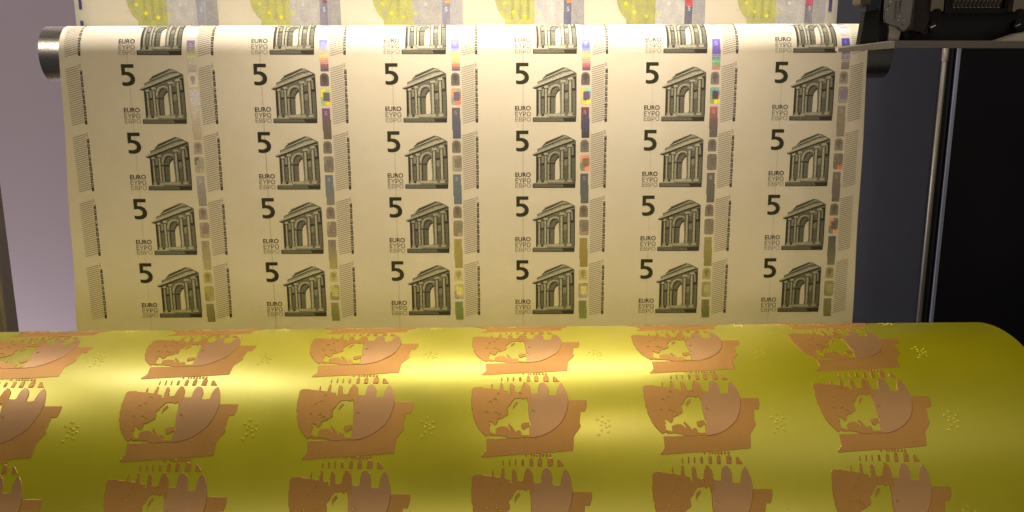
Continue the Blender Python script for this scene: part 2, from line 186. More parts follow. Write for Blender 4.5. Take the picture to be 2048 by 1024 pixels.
# left display-case post: an aluminium profile with grooves
POSTM = mottled('bronze_anodised_aluminium', lin((.58, .53, .42)), lin((.74, .69, .56)), 30, .35, .35, .2, 300, (1, 1, .02), .45)
POSTD = mottled('dark_post_groove', lin((.56, .52, .48)), lin((.64, .60, .55)), 30, .5, .3, .2, 300, (1, 1, .02))
p = empty('display_case_post', (-0.572, 0.12, -0.6), 'grooved bronze-grey upright post at the left edge behind the yellow cylinder', 'post')
prof = [(.035, .0), (.0345, -.004), (.030, -.006), (.0285, -.006), (.028, -.003), (.0265, -.003), (.026, -.008), (.018, -.010), (.0175, -.007), (.0160, -.007), (.0155, -.011), (.004, -.012), (-.02, -.012), (-.03, -.004), (-.03, .03), (.035, .03)]
def extr_z(poly, z0, z1):
    n = len(poly); V = [(x, y, z0) for x, y in poly]+[(x, y, z1) for x, y in poly]
    F = [(i, (i+1) % n, n+(i+1) % n, n+i) for i in range(n)]+[tuple(range(n-1, -1, -1)), tuple(range(n, 2*n))]
    return V, F
V, F = extr_z(prof, 0, 1.6); obj('post_profile', mesh('post_profile', V, F, POSTM), p)
V, F = extr_z([(.0352, .001), (.0385, .003), (.0385, .028), (.0352, .029)], 0, 1.6); obj('rubber_seal', mesh('rubber_seal', V, F, POSTD), p)
V, F = extr_z([(.027, -.0032), (.0284, -.0032), (.0284, -.0055), (.027, -.0055)], 0, 1.6); obj('rubber_seal', mesh('rubber_seal', V, F, POSTD), p)

# right side: black cabinet panel, glass edge, rod
def cyl(axis, c, r, a0, a1, n=32, cap=True):
    V = []; F = []
    for k in range(2):
        t = (a0, a1)[k]
        for i in range(n):
            a = 2*math.pi*i/n; q = (r*math.cos(a), r*math.sin(a))
            V.append({'x': (t, c[0]+q[0], c[1]+q[1]), 'z': (c[0]+q[0], c[1]+q[1], t), 'y': (c[0]+q[0], t, c[1]+q[1])}[axis])
    F = [(i, (i+1) % n, n+(i+1) % n, n+i) for i in range(n)]
    if cap: F += [tuple(range(n-1, -1, -1)), tuple(range(n, 2*n))]
    return V, F
def join(*parts):
    V = []; F = []
    for v, f in parts:
        b = len(V); V += list(v); F += [tuple(b+i for i in q) for q in f]
    return V, F
STEEL = mottled('brushed_steel', (.72, .69, .64), (.82, .79, .73), 25, .22, 1.0, .08, 500, (1, 14, 14), .34)
RODM = mottled('worn_rod_metal', (.42, .38, .31), (.58, .53, .44), 60, .35, .8, .3, 300, (1, 1, .1), .5)
GLASSE = mottled('frosted_glass_edge', lin((.56, .58, .66)), lin((.64, .66, .74)), 30, .35, 0, .2, 200, (1, 1, .05))
cp = empty('cabinet_panel', (0.7, 0.17, -0.6), 'matt black cabinet panel at the far right beside the pale glass edge', 'panel')
boxo('panel_board', (-.190, .6, -.005, .03, 0, 1.6), BLACK, cp, .001)
boxo('edge_channel', (-.1975, -.1905, .0, .02, 0, 1.6), mottled('dark_channel', (.018, .018, .024), (.024, .024, .03), 5, .5), cp, .0008)
ge = empty('glass_pane_edge', (0.5055, 0.150, -0.6), 'thin pale bluish-white glass edge running upright right of the metal rod', 'glass edge')
boxo('edge_strip', (-.0022, .0018, 0, .0025, 0, 1.6), GLASSE, ge, .0006)
rod = empty('metal_rod', (0.4762, 0.12, -0.6), 'slim upright worn metal rod with a collar below the tan shelf plate', 'rod')
V, F = cyl('z', (0, 0), .0027, 0, 1.4, 24); obj('rod_shaft', mesh('rod_shaft', V, F, RODM, smooth=False), rod)
V, F = cyl('z', (0, 0), .0035, .691, .706, 24); bev(obj('collar', mesh('collar', V, F, RODM), rod), .0004)
boxo('backing_strip', (.0045, .0085, .004, .012, 0, 1.4), BLACK, rod)
for o in rod.children:
    if o.name.startswith(('rod_shaft', 'collar')): o.data.polygons.foreach_set('use_smooth', [len(q.vertices) == 4 for q in o.data.polygons])

# ------------------------------------------------------------------ guide roller under the front sheet
TILT = .00935; V0 = .1045; RR = .0250
ctl = (RR+.0004, V0)
rx = -TILT
def sheet_world(y, z): return (y*math.cos(rx)-z*math.sin(rx), y*math.sin(rx)+z*math.cos(rx))
cy, cz = sheet_world(*ctl)
rol = empty('guide_roller', (0, cy, cz), 'polished steel guide roller carrying the sheet of grey five-euro arches', 'roller')
def lathe_x(profile, n=96):
    V = []; F = []
    for x, r in profile:
        for i in range(n): a = 2*math.pi*i/n; V.append((x, r*math.cos(a), r*math.sin(a)))
    for k in range(len(profile)-1):
        for i in range(n): F.append((k*n+i, k*n+(i+1) % n, (k+1)*n+(i+1) % n, (k+1)*n+i))
    F += [tuple(range(n-1, -1, -1)), tuple(range((len(profile)-1)*n, len(profile)*n))]
    return V, F
V, F = lathe_x([(-.4105, RR-.001), (-.410, RR), (.3725, RR), (.373, RR-.001)]); m = mesh('roller_tube', V, F, STEEL)
m.polygons.foreach_set('use_smooth', [len(q.vertices) == 4 for q in m.polygons]); obj('roller_tube', m, rol)

# ------------------------------------------------------------------ front sheet
front = empty('banknote_sheet', (0, 0, 0), 'cream sheet printed with rows of grey arches and fives, draped over the steel roller', 'sheet', (rx, 0, 0))
PR = RR+.0004
def S3(u, v, off=0.):
    """mm on the sheet -> local metres, wrapping over the roller"""
    u *= .001; v *= .001
    if v <= V0: return (u, -off, v)
    a = (v-V0)/PR; q = PR+off
    if a < math.pi: return (u, PR-q*math.cos(a), V0+q*math.sin(a))
    return (u, PR+q, V0-(v-V0-math.pi*PR))
V = []; F = []; vs = [-260+i*6 for i in range(60)]+[]; vs = [v for v in vs if v < 100]+[100+i*1.0 for i in range(96)]+[200, 210, 225, 240, 260]
nu = 40
for v in vs:
    t = min(1, max(0, (100-v)/260)); ul = -391-11*t+.5*math.sin(v*.05); ur = 348.5+5*t+.4*math.sin(v*.043+1)
    for k in range(nu+1): V.append(S3(ul+(ur-ul)*k/nu, v))
for r in range(len(vs)-1):
    for k in range(nu): a = r*(nu+1)+k; F.append((a, a+1, a+nu+2, a+nu+1))
o = obj('paper', mesh('paper', V, F, PAPER, smooth=True), front); sm = o.modifiers.new('thickness', 'SOLIDIFY'); sm.thickness = .0002; sm.use_rim = False

TONES = [lin((.27, .255, .225)), lin((.44, .43, .375)), lin((.56, .545, .48)), lin((.71, .69, .60)), (.66, .60, .47)]
DU, DV = 120.0, 62.1
def planar(polys, hs=None):
    """overlapping tone polygons -> one flat mesh, last polygon wins"""
    xs = [p[0] for _, P in polys for p in P]; ys = [p[1] for _, P in polys for p in P]
    st = []
    if hs:
        y = min(ys)
        while y < max(ys):
            x = min(xs)
            while x < max(xs): st.append((x+.013, y+.017)); x += hs
            y += hs
    loops = [resample(P, hs) if hs else P for _, P in polys]
    V, F = cdt(loops, st); FF = []; C = []
    for f in F:
        c = (sum(V[i][0] for i in f)/len(f), sum(V[i][1] for i in f)/len(f)); t = None
        for tone, P in polys:
            if inside(c, P): t = tone
        if t is not None and t < 4: FF.append(f); C.append(TONES[t])
    return [tuple(v) for v in V], FF, C
aV, aF, aC = planar(ARCH)
bV, bF, bC = planar(ARCH, 1.6)
def text_mesh(body, rect, bold=.0, rot=False, sub=None):
    cu = bpy.data.curves.new('lettering', 'FONT'); cu.body = body; cu.size = 1; cu.offset = bold; cu.resolution_u = 3
    o = bpy.data.objects.new('tmp', cu); COL.objects.link(o)
    dg = bpy.context.evaluated_depsgraph_get(); dg.update(); m = bpy.data.meshes.new_from_object(o.evaluated_get(dg))
    V = [(v.co.x, v.co.y) for v in m.vertices]; F = [tuple(p.vertices) for p in m.polygons]
    bpy.data.objects.remove(o); bpy.data.curves.remove(cu); bpy.data.meshes.remove(m)
    if rot: V = [(-y, x) for x, y in V]
    x0, x1 = min(v[0] for v in V), max(v[0] for v in V); y0, y1 = min(v[1] for v in V), max(v[1] for v in V)
    (a, b), (c, d) = rect; A0, A1 = min(a, c), max(a, c); B0, B1 = min(b, d), max(b, d)
    return [(A0+(x-x0)/(x1-x0)*(A1-A0), B0+(y-y0)/(y1-y0)*(B1-B0)) for x, y in V], F
tE = text_mesh('EURO', TXT['EURO'], .015); tG = text_mesh('\u0395\u03a5\u03a1\u03a9', TXT['GR'], .006); tC = text_mesh('\u0415\u0412\u0420\u041e', TXT['CY'], .006)
tV = text_mesh('\u00a9BCE ECB E\u0426\u0411 EZB EKP EKT EKB B\u010aE EBC', TXT['VT'], .045, True)
tY = text_mesh('2013', TXT['YR'], 0, True)
LETV, LETF, LETC = [], [], []
for (v, f), c in ((tE, lin((.06, .05, .04))), (tG, lin((.42, .40, .33))), (tC, lin((.60, .57, .50)))):
    b = len(LETV); LETV += v; LETF += [tuple(b+i for i in q) for q in f]; LETC += [c]*len(f)
VERV, VERF, VERC = [], [], []
for (v, f), c in ((tV, lin((.13, .10, .10))), (tY, lin((.48, .43, .38)))):
    b = len(VERV); VERV += v; VERF += [tuple(b+i for i in q) for q in f]; VERC += [c]*len(f)
HV, HF, HC = [], [], []
for (a, b) in HATCH:
    k = len(HV); n = 4; t = .40
    for i in range(n+1):
        x = a[0]+(b[0]-a[0])*i/n; y = a[1]+(b[1]-a[1])*i/n; HV += [(x, y-t/2), (x, y+t/2)]
    for i in range(n): HF.append((k+2*i, k+2*i+2, k+2*i+3, k+2*i+1)); HC.append(lin((.34, .30, .26)))
nV, nF = cdt([NUM5]); nF = [f for f in nF if inside((sum(nV[i][0] for i in f)/3, sum(nV[i][1] for i in f)/3), NUM5)]
nC = [lin((.235, .23, .17))]*len(nF)
def lay(V, du, dv, off=.00012): return [S3(u+du, v+dv, off) for u, v in V]
flat = {}
def printed(name, V, F, C, i, j, mat=FLATINK, bent=False, off=.00012, jo=True):
    du, dv = DU*(i-3), -DV*(j-1)
    if bent: obj(name, mesh(name, lay(V, du, dv, off), F, mat, C), front); return
    if name not in flat: flat[name] = mesh(name, lay(V, 0, 0, off), F, mat, C)
    o = obj(name, flat[name], front); o.location = (du*.001, 0, dv*.001)

# hologram colours (each note's view-dependent foil sheen, painted in as fixed colour)
g = lambda v, a=0, b=0: (v+a, v, v+b)
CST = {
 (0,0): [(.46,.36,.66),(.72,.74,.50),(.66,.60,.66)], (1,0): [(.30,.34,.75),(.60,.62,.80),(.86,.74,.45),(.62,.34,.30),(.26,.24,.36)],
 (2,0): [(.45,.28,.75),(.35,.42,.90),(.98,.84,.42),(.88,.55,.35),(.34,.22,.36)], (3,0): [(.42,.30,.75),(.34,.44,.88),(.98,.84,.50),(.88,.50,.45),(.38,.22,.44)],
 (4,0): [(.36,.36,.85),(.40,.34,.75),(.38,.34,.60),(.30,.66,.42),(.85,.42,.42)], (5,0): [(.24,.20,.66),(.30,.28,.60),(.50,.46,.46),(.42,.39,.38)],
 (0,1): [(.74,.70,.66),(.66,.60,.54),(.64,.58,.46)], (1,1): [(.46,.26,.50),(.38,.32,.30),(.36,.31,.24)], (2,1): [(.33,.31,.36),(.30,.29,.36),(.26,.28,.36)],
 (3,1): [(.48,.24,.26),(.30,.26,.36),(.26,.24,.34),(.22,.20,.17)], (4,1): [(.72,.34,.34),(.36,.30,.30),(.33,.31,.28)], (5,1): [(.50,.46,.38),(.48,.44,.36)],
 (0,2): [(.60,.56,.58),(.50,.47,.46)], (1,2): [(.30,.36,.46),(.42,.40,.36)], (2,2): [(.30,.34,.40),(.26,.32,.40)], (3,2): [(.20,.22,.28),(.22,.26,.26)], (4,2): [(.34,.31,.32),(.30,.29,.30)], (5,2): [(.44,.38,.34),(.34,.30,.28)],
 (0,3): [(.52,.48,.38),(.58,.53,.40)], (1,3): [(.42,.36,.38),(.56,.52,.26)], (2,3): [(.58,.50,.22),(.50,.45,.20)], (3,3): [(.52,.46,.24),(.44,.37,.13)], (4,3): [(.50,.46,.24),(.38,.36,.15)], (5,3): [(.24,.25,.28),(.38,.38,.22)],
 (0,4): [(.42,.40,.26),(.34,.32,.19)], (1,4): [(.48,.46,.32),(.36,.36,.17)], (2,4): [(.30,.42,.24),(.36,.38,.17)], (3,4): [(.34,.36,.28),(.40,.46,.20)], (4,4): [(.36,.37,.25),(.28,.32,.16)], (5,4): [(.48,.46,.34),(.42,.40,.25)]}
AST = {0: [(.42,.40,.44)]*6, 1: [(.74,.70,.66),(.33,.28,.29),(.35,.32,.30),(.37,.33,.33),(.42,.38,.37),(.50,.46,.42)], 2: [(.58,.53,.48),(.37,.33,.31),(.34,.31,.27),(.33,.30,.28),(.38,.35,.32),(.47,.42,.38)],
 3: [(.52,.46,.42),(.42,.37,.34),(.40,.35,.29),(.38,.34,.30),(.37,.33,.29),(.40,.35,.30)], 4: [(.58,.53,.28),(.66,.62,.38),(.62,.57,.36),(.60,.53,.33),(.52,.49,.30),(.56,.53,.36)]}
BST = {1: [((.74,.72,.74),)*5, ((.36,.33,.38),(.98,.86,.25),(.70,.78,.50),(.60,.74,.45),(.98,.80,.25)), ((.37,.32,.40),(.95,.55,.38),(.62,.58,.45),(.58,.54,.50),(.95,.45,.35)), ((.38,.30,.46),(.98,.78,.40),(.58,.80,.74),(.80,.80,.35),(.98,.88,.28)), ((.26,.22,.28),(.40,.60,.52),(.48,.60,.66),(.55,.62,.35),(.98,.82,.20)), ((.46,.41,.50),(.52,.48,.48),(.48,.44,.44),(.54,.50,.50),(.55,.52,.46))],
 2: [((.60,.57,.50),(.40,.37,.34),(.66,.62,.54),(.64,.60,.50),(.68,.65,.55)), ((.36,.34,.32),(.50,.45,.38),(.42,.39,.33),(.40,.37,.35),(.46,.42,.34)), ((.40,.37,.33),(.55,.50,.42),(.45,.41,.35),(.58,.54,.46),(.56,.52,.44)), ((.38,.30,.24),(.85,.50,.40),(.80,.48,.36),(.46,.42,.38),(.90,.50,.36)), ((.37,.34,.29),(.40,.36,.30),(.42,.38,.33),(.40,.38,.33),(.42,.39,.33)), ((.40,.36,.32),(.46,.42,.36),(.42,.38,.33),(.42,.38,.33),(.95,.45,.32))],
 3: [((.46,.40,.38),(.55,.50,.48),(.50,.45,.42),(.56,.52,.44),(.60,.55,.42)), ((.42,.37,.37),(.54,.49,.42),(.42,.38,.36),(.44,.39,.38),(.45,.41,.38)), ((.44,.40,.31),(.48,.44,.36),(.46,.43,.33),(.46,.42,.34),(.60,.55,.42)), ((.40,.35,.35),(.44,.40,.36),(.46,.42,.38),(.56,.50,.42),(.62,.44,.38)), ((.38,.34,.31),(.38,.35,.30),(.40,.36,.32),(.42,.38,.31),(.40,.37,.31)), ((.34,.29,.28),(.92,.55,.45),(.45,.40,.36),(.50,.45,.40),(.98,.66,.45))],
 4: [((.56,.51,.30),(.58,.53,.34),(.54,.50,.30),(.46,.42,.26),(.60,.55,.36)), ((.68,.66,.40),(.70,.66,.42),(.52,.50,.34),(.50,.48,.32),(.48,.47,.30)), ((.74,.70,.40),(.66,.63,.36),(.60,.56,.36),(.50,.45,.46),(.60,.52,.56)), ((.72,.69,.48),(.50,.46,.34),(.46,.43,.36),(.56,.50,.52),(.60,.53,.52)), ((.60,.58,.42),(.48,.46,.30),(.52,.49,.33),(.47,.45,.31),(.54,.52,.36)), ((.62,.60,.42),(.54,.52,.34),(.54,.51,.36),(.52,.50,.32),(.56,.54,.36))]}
BST[0] = [((.80, .78, .80),)*5]*5+[((.50, .50, .54), (.56, .56, .60), (.60, .58, .60), (.62, .60, .60), (.66, .64, .62))]  # row over the roller: blown-out light painted as pale foil, last column greyer
def mixc(a, b, t): return tuple(x+(y-x)*t for x, y in zip(a, b))
def foil_patch(name, P, i, j, fn, holes=(), step=.5):
    xs = [p[0] for p in P]; ys = [p[1] for p in P]; x0, x1, y0, y1 = min(xs), max(xs), min(ys), max(ys)
    nx = max(2, int((x1-x0)/step)); ny = max(2, int((y1-y0)/step)); idx = {}; V = []; C = []; F = []
    du, dv = DU*(i-3), -DV*(j-1)
    def vid(a, b):
        if (a, b) not in idx:
            x = x0+(x1-x0)*a/nx; y = y0+(y1-y0)*b/ny; idx[(a, b)] = len(V); V.append(S3(x+du, y+dv, .00012))
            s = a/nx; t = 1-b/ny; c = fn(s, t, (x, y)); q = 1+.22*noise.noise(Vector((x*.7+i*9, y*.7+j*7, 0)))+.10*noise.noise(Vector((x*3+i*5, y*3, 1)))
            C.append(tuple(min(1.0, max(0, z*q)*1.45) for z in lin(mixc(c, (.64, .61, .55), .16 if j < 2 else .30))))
        return idx[(a, b)]
    for a in range(nx):
        for b in range(ny):
            if inside((x0+(x1-x0)*(a+.5)/nx, y0+(y1-y0)*(b+.5)/ny), P): F.append((vid(a, b), vid(a+1, b), vid(a+1, b+1), vid(a, b+1)))
    return V, F, C
def stops(L, t):
    k = t*(len(L)-1); n = min(int(k), len(L)-2); return mixc(L[n], L[n+1], k-n)
HOLO_C_SHORT = HOLO_C[:2]+[(x, HOLO_C[0][1]-.64*(HOLO_C[0][1]-y)) for x, y in HOLO_C[2:]]
h5V, h5F = text_mesh('5', TXT['H5'], .02)
for j in range(0, 5):
    for i in range(6):
        bent = j == 0
        if bent: printed('arch_picture', bV, bF, bC, i, j, INK, True)
        else: printed('arch_picture', aV, aF, aC, i, j, INK); printed('numeral', nV, nF, nC, i, j)
        printed('value_lettering', LETV, LETF, LETC, i, j, bent=bent)
        body = AST[j][i]
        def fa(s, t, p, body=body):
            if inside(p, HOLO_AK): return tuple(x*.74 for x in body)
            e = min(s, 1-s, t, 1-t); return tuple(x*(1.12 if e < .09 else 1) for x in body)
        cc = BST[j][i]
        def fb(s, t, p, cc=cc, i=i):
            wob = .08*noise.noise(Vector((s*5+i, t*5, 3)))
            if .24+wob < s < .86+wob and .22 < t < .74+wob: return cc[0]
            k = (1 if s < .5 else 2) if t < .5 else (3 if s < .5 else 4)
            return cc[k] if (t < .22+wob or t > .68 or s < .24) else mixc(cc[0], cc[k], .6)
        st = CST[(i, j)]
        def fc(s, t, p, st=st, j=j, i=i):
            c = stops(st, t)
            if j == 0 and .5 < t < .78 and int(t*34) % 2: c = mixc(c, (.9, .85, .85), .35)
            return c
        parts = [foil_patch('f', HOLO_A, i, j, fa), foil_patch('f', HOLO_B, i, j, fb), foil_patch('f', HOLO_C if j < 4 else HOLO_C_SHORT, i, j, fc)]
        V = []; F = []; C = []
        for v, f, c in parts:
            b = len(V); V += v; F += [tuple(b+q for q in z) for z in f]; C += c
        m = mesh('hologram_strip', V, F, FOIL, None); a = m.color_attributes.new('ink', 'FLOAT_COLOR', 'POINT')
        for k, c in enumerate(C): a.data[k].color = (*c, 1)
        h = obj('hologram_strip', m, front)
        c5 = mixc(stops(st, .12), (1, .9, .85), .55 if j < 3 else .25)
        h5 = mesh('foil_numeral', lay(h5V, DU*(i-3), -DV*(j-1), .00022), h5F, FOIL, [lin(c5)]*len(h5F)); obj('foil_numeral', h5, h)
    for i in range(-1, 6):
        printed('hatched_lines', HV, HF, HC, i, j, bent=j == 0)
        if i < 5: printed('bank_initials', VERV, VERF, VERC, i, j, bent=j == 0)
# the woven security thread, a faint line down each column
TH = ink_mat('thread_tint', .6)
for i in range(6):
    V = []; F = []
    for k, v in enumerate([-200+n*5 for n in range(76)]):
        u = 29.9+DU*(i-3); wd = .45+.12*noise.noise(Vector((v*.1, i, 0))); V += [S3(u-wd, v, .00006), S3(u+wd, v, .00006)]
    for k in range(75): F.append((2*k, 2*k+1, 2*k+3, 2*k+2))
    obj('security_thread', mesh('security_thread', V, F, TH, [(.62, .545, .42)]*len(F)), front)

# ------------------------------------------------------------------ rear sheet
rear = empty('banknote_sheet', (0, 0.08, 0), 'sheet printed in yellow-green and grey with small yellow stars, hanging behind the roller', 'sheet', (rx, 0, 0))
V = []; F = []; zs = [i*10 for i in range(0, 70)]
for z in zs:
    for k in range(41): V.append(((-406+(345.2+406)*k/40)*.001, 0.0, z*.001))
for r in range(len(zs)-1):
    for k in range(40): a = r*41+k; F.append((a, a+1, a+42, a+41))
o = obj('paper', mesh('paper', V, F, PAPER2, smooth=True), rear); o.modifiers.new('thickness', 'SOLIDIFY').thickness = .0002
def R3(P, du, dv, off): return [((u+du)*.001, -.0002-off, (v+dv)*.001) for u, v in P]
def rear_print(name, P, du, dv, off, c0, c1=None, mat=FLATINK, parent=rear):
    L = resample(P, 4); xs = [p[0] for p in P]; ys = [p[1] for p in P]; st = []
    y = min(ys)+1.3
    while y < max(ys):
        x = min(xs)+1.1
        while x < max(xs):
            if inside((x, y), P): st.append((x, y))
            x += 2.5
        y += 2.5
    V, F = cdt([L], st); F = [f for f in F if inside((sum(V[i][0] for i in f)/3, sum(V[i][1] for i in f)/3), P)]
    C = []
    for v in V:
        n = .5+.9*noise.noise(Vector((v[0]*.16+du, v[1]*.1+dv, 2))); C.append(mixc(lin(c0), lin(c1 or c0), min(1, max(0, n))))
    m = mesh(name, R3([tuple(v) for v in V], du, dv, off), F, mat, None); a = m.color_attributes.new('ink', 'FLOAT_COLOR', 'POINT')
    for k, c in enumerate(C): a.data[k].color = (*c, 1)
    return obj(name, m, parent)
def star(cx, cy, r, n=5, rot=0): return [(cx+(r if k % 2 == 0 else r*.42)*math.sin(rot+math.pi*k/n), cy+(r if k % 2 == 0 else r*.42)*math.cos(rot+math.pi*k/n)) for k in range(2*n)]
gx0 = R_GREEN[0][0]; bx0 = R_BLOCK[0][0]; bx1 = R_BLOCK[2][0]; zb = R_GREEN[0][1]
# left outline of the disc continued upwards as an arc, so the print is whole above the frame
GP = [(gx0, zb), (gx0, R_GREEN[1][1])]+[(gx0-22*math.sin(math.radians(a))*1.0, R_GREEN[1][1]+24-24*math.cos(math.radians(a))) for a in range(12, 169, 12)]+[(gx0, R_GREEN[1][1]+49), (bx0, R_GREEN[1][1]+49), (bx0, zb)]
GP = [p for p in R_GREEN[1:6]]+[(R_GREEN[5][0]+.6, R_GREEN[5][1]+10), (R_GREEN[5][0]+5, R_GREEN[5][1]+22), (gx0-2, R_GREEN[5][1]+32), (bx0, R_GREEN[5][1]+33), (bx0, zb-8), (gx0, zb-8)]
for j in range(0, 3):
    for i in range(6):
        du = 120.0*(i-2); dv = DV*j
        gg = rear_print('printed_disc', GP, du, dv, .0001, (.66, .66, .50), (.74, .74, .40))
        for (sx, sy) in R_STARS[:3]: obj('star', mesh('star', R3([(sx, sy)]+star(sx, sy, 2.6), du, dv, .0003), [(0, k, k % 10+1) for k in range(1, 11)], FLATINK, [lin((.93, .86, .28))]*10), gg)
        sx, sy = R_STARS[3]; obj('star', mesh('star', R3([(sx, sy)]+star(sx, sy, 2.3, 8), du, dv, .0003), [(0, k, k % 16+1) for k in range(1, 17)], FLATINK, [lin((.88, .82, .32))]*16), gg)
        for fx in (.25, .52, .78):
            x = gx0+(bx0-gx0)*fx; wv = 1.6
            rear_print('arch_line', [(x-wv, zb+6), (x+wv, zb+6), (x+wv*.9, zb+33), (x-wv*.7, zb+33)], du, dv, .0002, (.66, .66, .38), (.72, .71, .44), parent=gg)
        bl = rear_print('grey_block', [(bx0, zb-8), (bx1, zb-8), (bx1-1, zb+33), (bx0, zb+33)], du, dv, .0001, (.71, .70, .70), (.78, .77, .75))
        rear_print('grey_block', [(bx1-12.2, zb-8), (bx1-.1, zb-8), (bx1-.5, zb+33), (bx1-12.2, zb+33)], du, dv, .0002, (.64, .63, .65), (.68, .67, .67), parent=bl)
        cols = [((.52, .52, .62), (.62, .62, .68)), ((.42, .40, .52), (.56, .54, .60)), ((.40, .42, .54), (.52, .50, .60)), ((.28, .30, .45), (.38, .40, .52)), ((.22, .24, .34), (.32, .32, .40)), ((.38, .36, .40), (.48, .46, .48))][i]; cols = [mixc(c_, (.74, .73, .76), .42) for c_ in cols]
        rear_print('foil_strip', R_STRIP[:2]+[(R_STRIP[1][0], zb+33), (R_STRIP[2][0], zb+33)]+R_STRIP[2:] if False else [(R_STRIP[0][0], zb-8), (R_STRIP[1][0], zb+33), (R_STRIP[2][0], zb+33), (R_STRIP[3][0], zb-8)], du, dv, .0003, *cols, mat=FOIL, parent=bl)
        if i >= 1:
            cc = [None, (.36, .24, .44), (.97, .68, .45), (.98, .55, .40), (.90, .24, .36), (.85, .30, .52)][i]; top = R_STRIP[2][1]  # hologram glints painted as colour patches on the strip
            rear_print('painted_foil_glint', [(R_STRIP[0][0]+3, top-3.6), (R_STRIP[2][0]-.2, top-3.6), (R_STRIP[2][0]-.2, top+3), (R_STRIP[0][0]+3, top+3)] if i < 4 else [(R_STRIP[0][0]+1, top-7), (R_STRIP[2][0]-1.8, top-8), (R_STRIP[2][0]-.2, top-1.5), (R_STRIP[0][0]+.4, top-2)], du, dv, .0004, cc, mixc(cc, (1, .8, .4), .4), mat=FOIL, parent=bl)
            if i > 2: rear_print('painted_foil_glint', [(R_STRIP[0][0]+2, top-1), (R_STRIP[2][0]-1, top-1), (R_STRIP[2][0]-1, top+3), (R_STRIP[0][0]+1, top+3)], du, dv, .00045, (.30, .66, .50), (.85, .85, .4), mat=FOIL, parent=bl)
        r5 = text_mesh('5', R_H5, .01); obj('foil_numeral', mesh('foil_numeral', R3(r5[0], du, dv, .0006), r5[1], FOIL, [lin((.85, .84, .90))]*len(r5[1])), bl)
        mx, my = R_MARK[0]; obj('small_emblem', mesh('small_emblem', R3([(mx, my)]+star(mx, my, 2.6, 7, .3), du, dv, .0003), [(0, k, k % 14+1) for k in range(1, 15)], FLATINK, [lin((.84, .83, .80))]*14), bl)
        mx, my = R_MARK[1]; obj('dot_mark', mesh('dot_mark', R3(star(mx, my, .5, 4)+star(mx-1.4, my+1.2, .25, 3)+star(mx-1.2, my-.9, .3, 3), du, dv, .0002), [tuple(range(8)), tuple(range(8, 14)), tuple(range(14, 20))], FLATINK, [lin((.42, .38, .30))]*3), rear)
for s, (xa, xb) in enumerate(((-401.6, -398.9), (336.2, 339.6))):
    for k in range(6):
        z = (141.6 if s else 145.4)+k*24.2
        rear_print('register_bar', [(xa, z), (xb, z), (xb, z+14), (xa, z+14)], 0, 0, .0002, (.30, .28, .50), (.34, .32, .55))
        if not s and k == 0: rear_print('register_bar', [(xa-.3, z-18), (xb, z-18), (xb, z-10.8), (xa-.3, z-10.8)], 0, 0, .0002, (.36, .34, .55), (.40, .38, .60))
# ------------------------------------------------------------------ printing cylinder with raised motifs
R = 135.95
drum = empty('printing_cylinder', (0, -0.20036, -0.23654), 'large lime-yellow printing cylinder carrying raised copper-coloured motifs', 'cylinder', (0, 0, .00235))
def drum_mat(name, c0, c1, metal, ro, ro2, grain, coat=0., speck=0., gs=2200.0):
    t = NT(name); tc = t.n('TexCoord'); mp = t.n('Mapping'); mp.inputs['Scale'].default_value = (1, .06, .06); t.l(tc.outputs['Object'], mp.inputs['Vector'])
    st = t.n('TexNoise', i_Scale=260.0, i_Detail=3.0); t.l(mp.outputs[0], st.inputs['Vector'])
    fn = t.n('TexNoise', i_Scale=gs, i_Detail=2.0); t.l(tc.outputs['Object'], fn.inputs['Vector'])
    lg = t.n('TexNoise', i_Scale=9.0, i_Detail=4.0); t.l(tc.outputs['Object'], lg.inputs['Vector'])
    rp = t.n('ValToRGB'); rp.color_ramp.elements[0].position = .3; rp.color_ramp.elements[1].position = .7
    rp.color_ramp.elements[0].color = (*c0, 1); rp.color_ramp.elements[1].color = (*c1, 1)
    mx = t.n('Math', operation='ADD'); sc1 = t.n('Math', operation='MULTIPLY'); sc1.inputs[1].default_value = .2; t.l(st.outputs['Fac'], sc1.inputs[0])
    sc2 = t.n('Math', operation='MULTIPLY'); sc2.inputs[1].default_value = .8; t.l(lg.outputs['Fac'], sc2.inputs[0]); t.l(sc1.outputs[0], mx.inputs[0]); t.l(sc2.outputs[0], mx.inputs[1])
    t.l(mx.outputs[0], rp.inputs[0])
    t.l(rp.outputs[0], t.b.inputs['Base Color'])
    mr = t.n('MapRange'); mr.inputs['From Min'].default_value = .3; mr.inputs['From Max'].default_value = .7; mr.inputs['To Min'].default_value = ro; mr.inputs['To Max'].default_value = ro2; t.l(lg.outputs['Fac'], mr.inputs['Value']); t.l(mr.outputs[0], t.b.inputs['Roughness'])
    b1 = t.n('Bump', i_Strength=grain, i_Distance=.0003); t.l(fn.outputs['Fac'], b1.inputs['Height'])
    b2 = t.n('Bump', i_Strength=.012, i_Distance=.0003); t.l(st.outputs['Fac'], b2.inputs['Height']); t.l(b1.outputs[0], b2.inputs['Normal'])
    t.l(b2.outputs[0], t.b.inputs['Normal']); t.set(Metallic=metal, Coat_Weight=coat, Coat_Roughness=.34, Coat_IOR=1.7); return t.m
LIME = drum_mat('lime_plate_coating', (.63, .57, .001), (.70, .63, .002), .42, .28, .46, .15, coat=.75)
COPPER = drum_mat('copper_relief', (.50, .25, .05), (.58, .30, .068), .50, .40, .52, .5, gs=1300.0)
PINK = drum_mat('smooth_copper_relief', (.53, .295, .11), (.57, .32, .13), .50, .36, .44, .35)
def cylp(u, s, dr): a = s/R; q = (R+dr)*.001; return (u*.001, -q*math.sin(a), q*math.cos(a))
n = 360; UL, UR = -.60, .3957
V, F = lathe_x([(UL, .1345), (UL+.0015, .13595), (UR-.002, .13595), (UR-.0006, .1354), (UR, .134)], n)
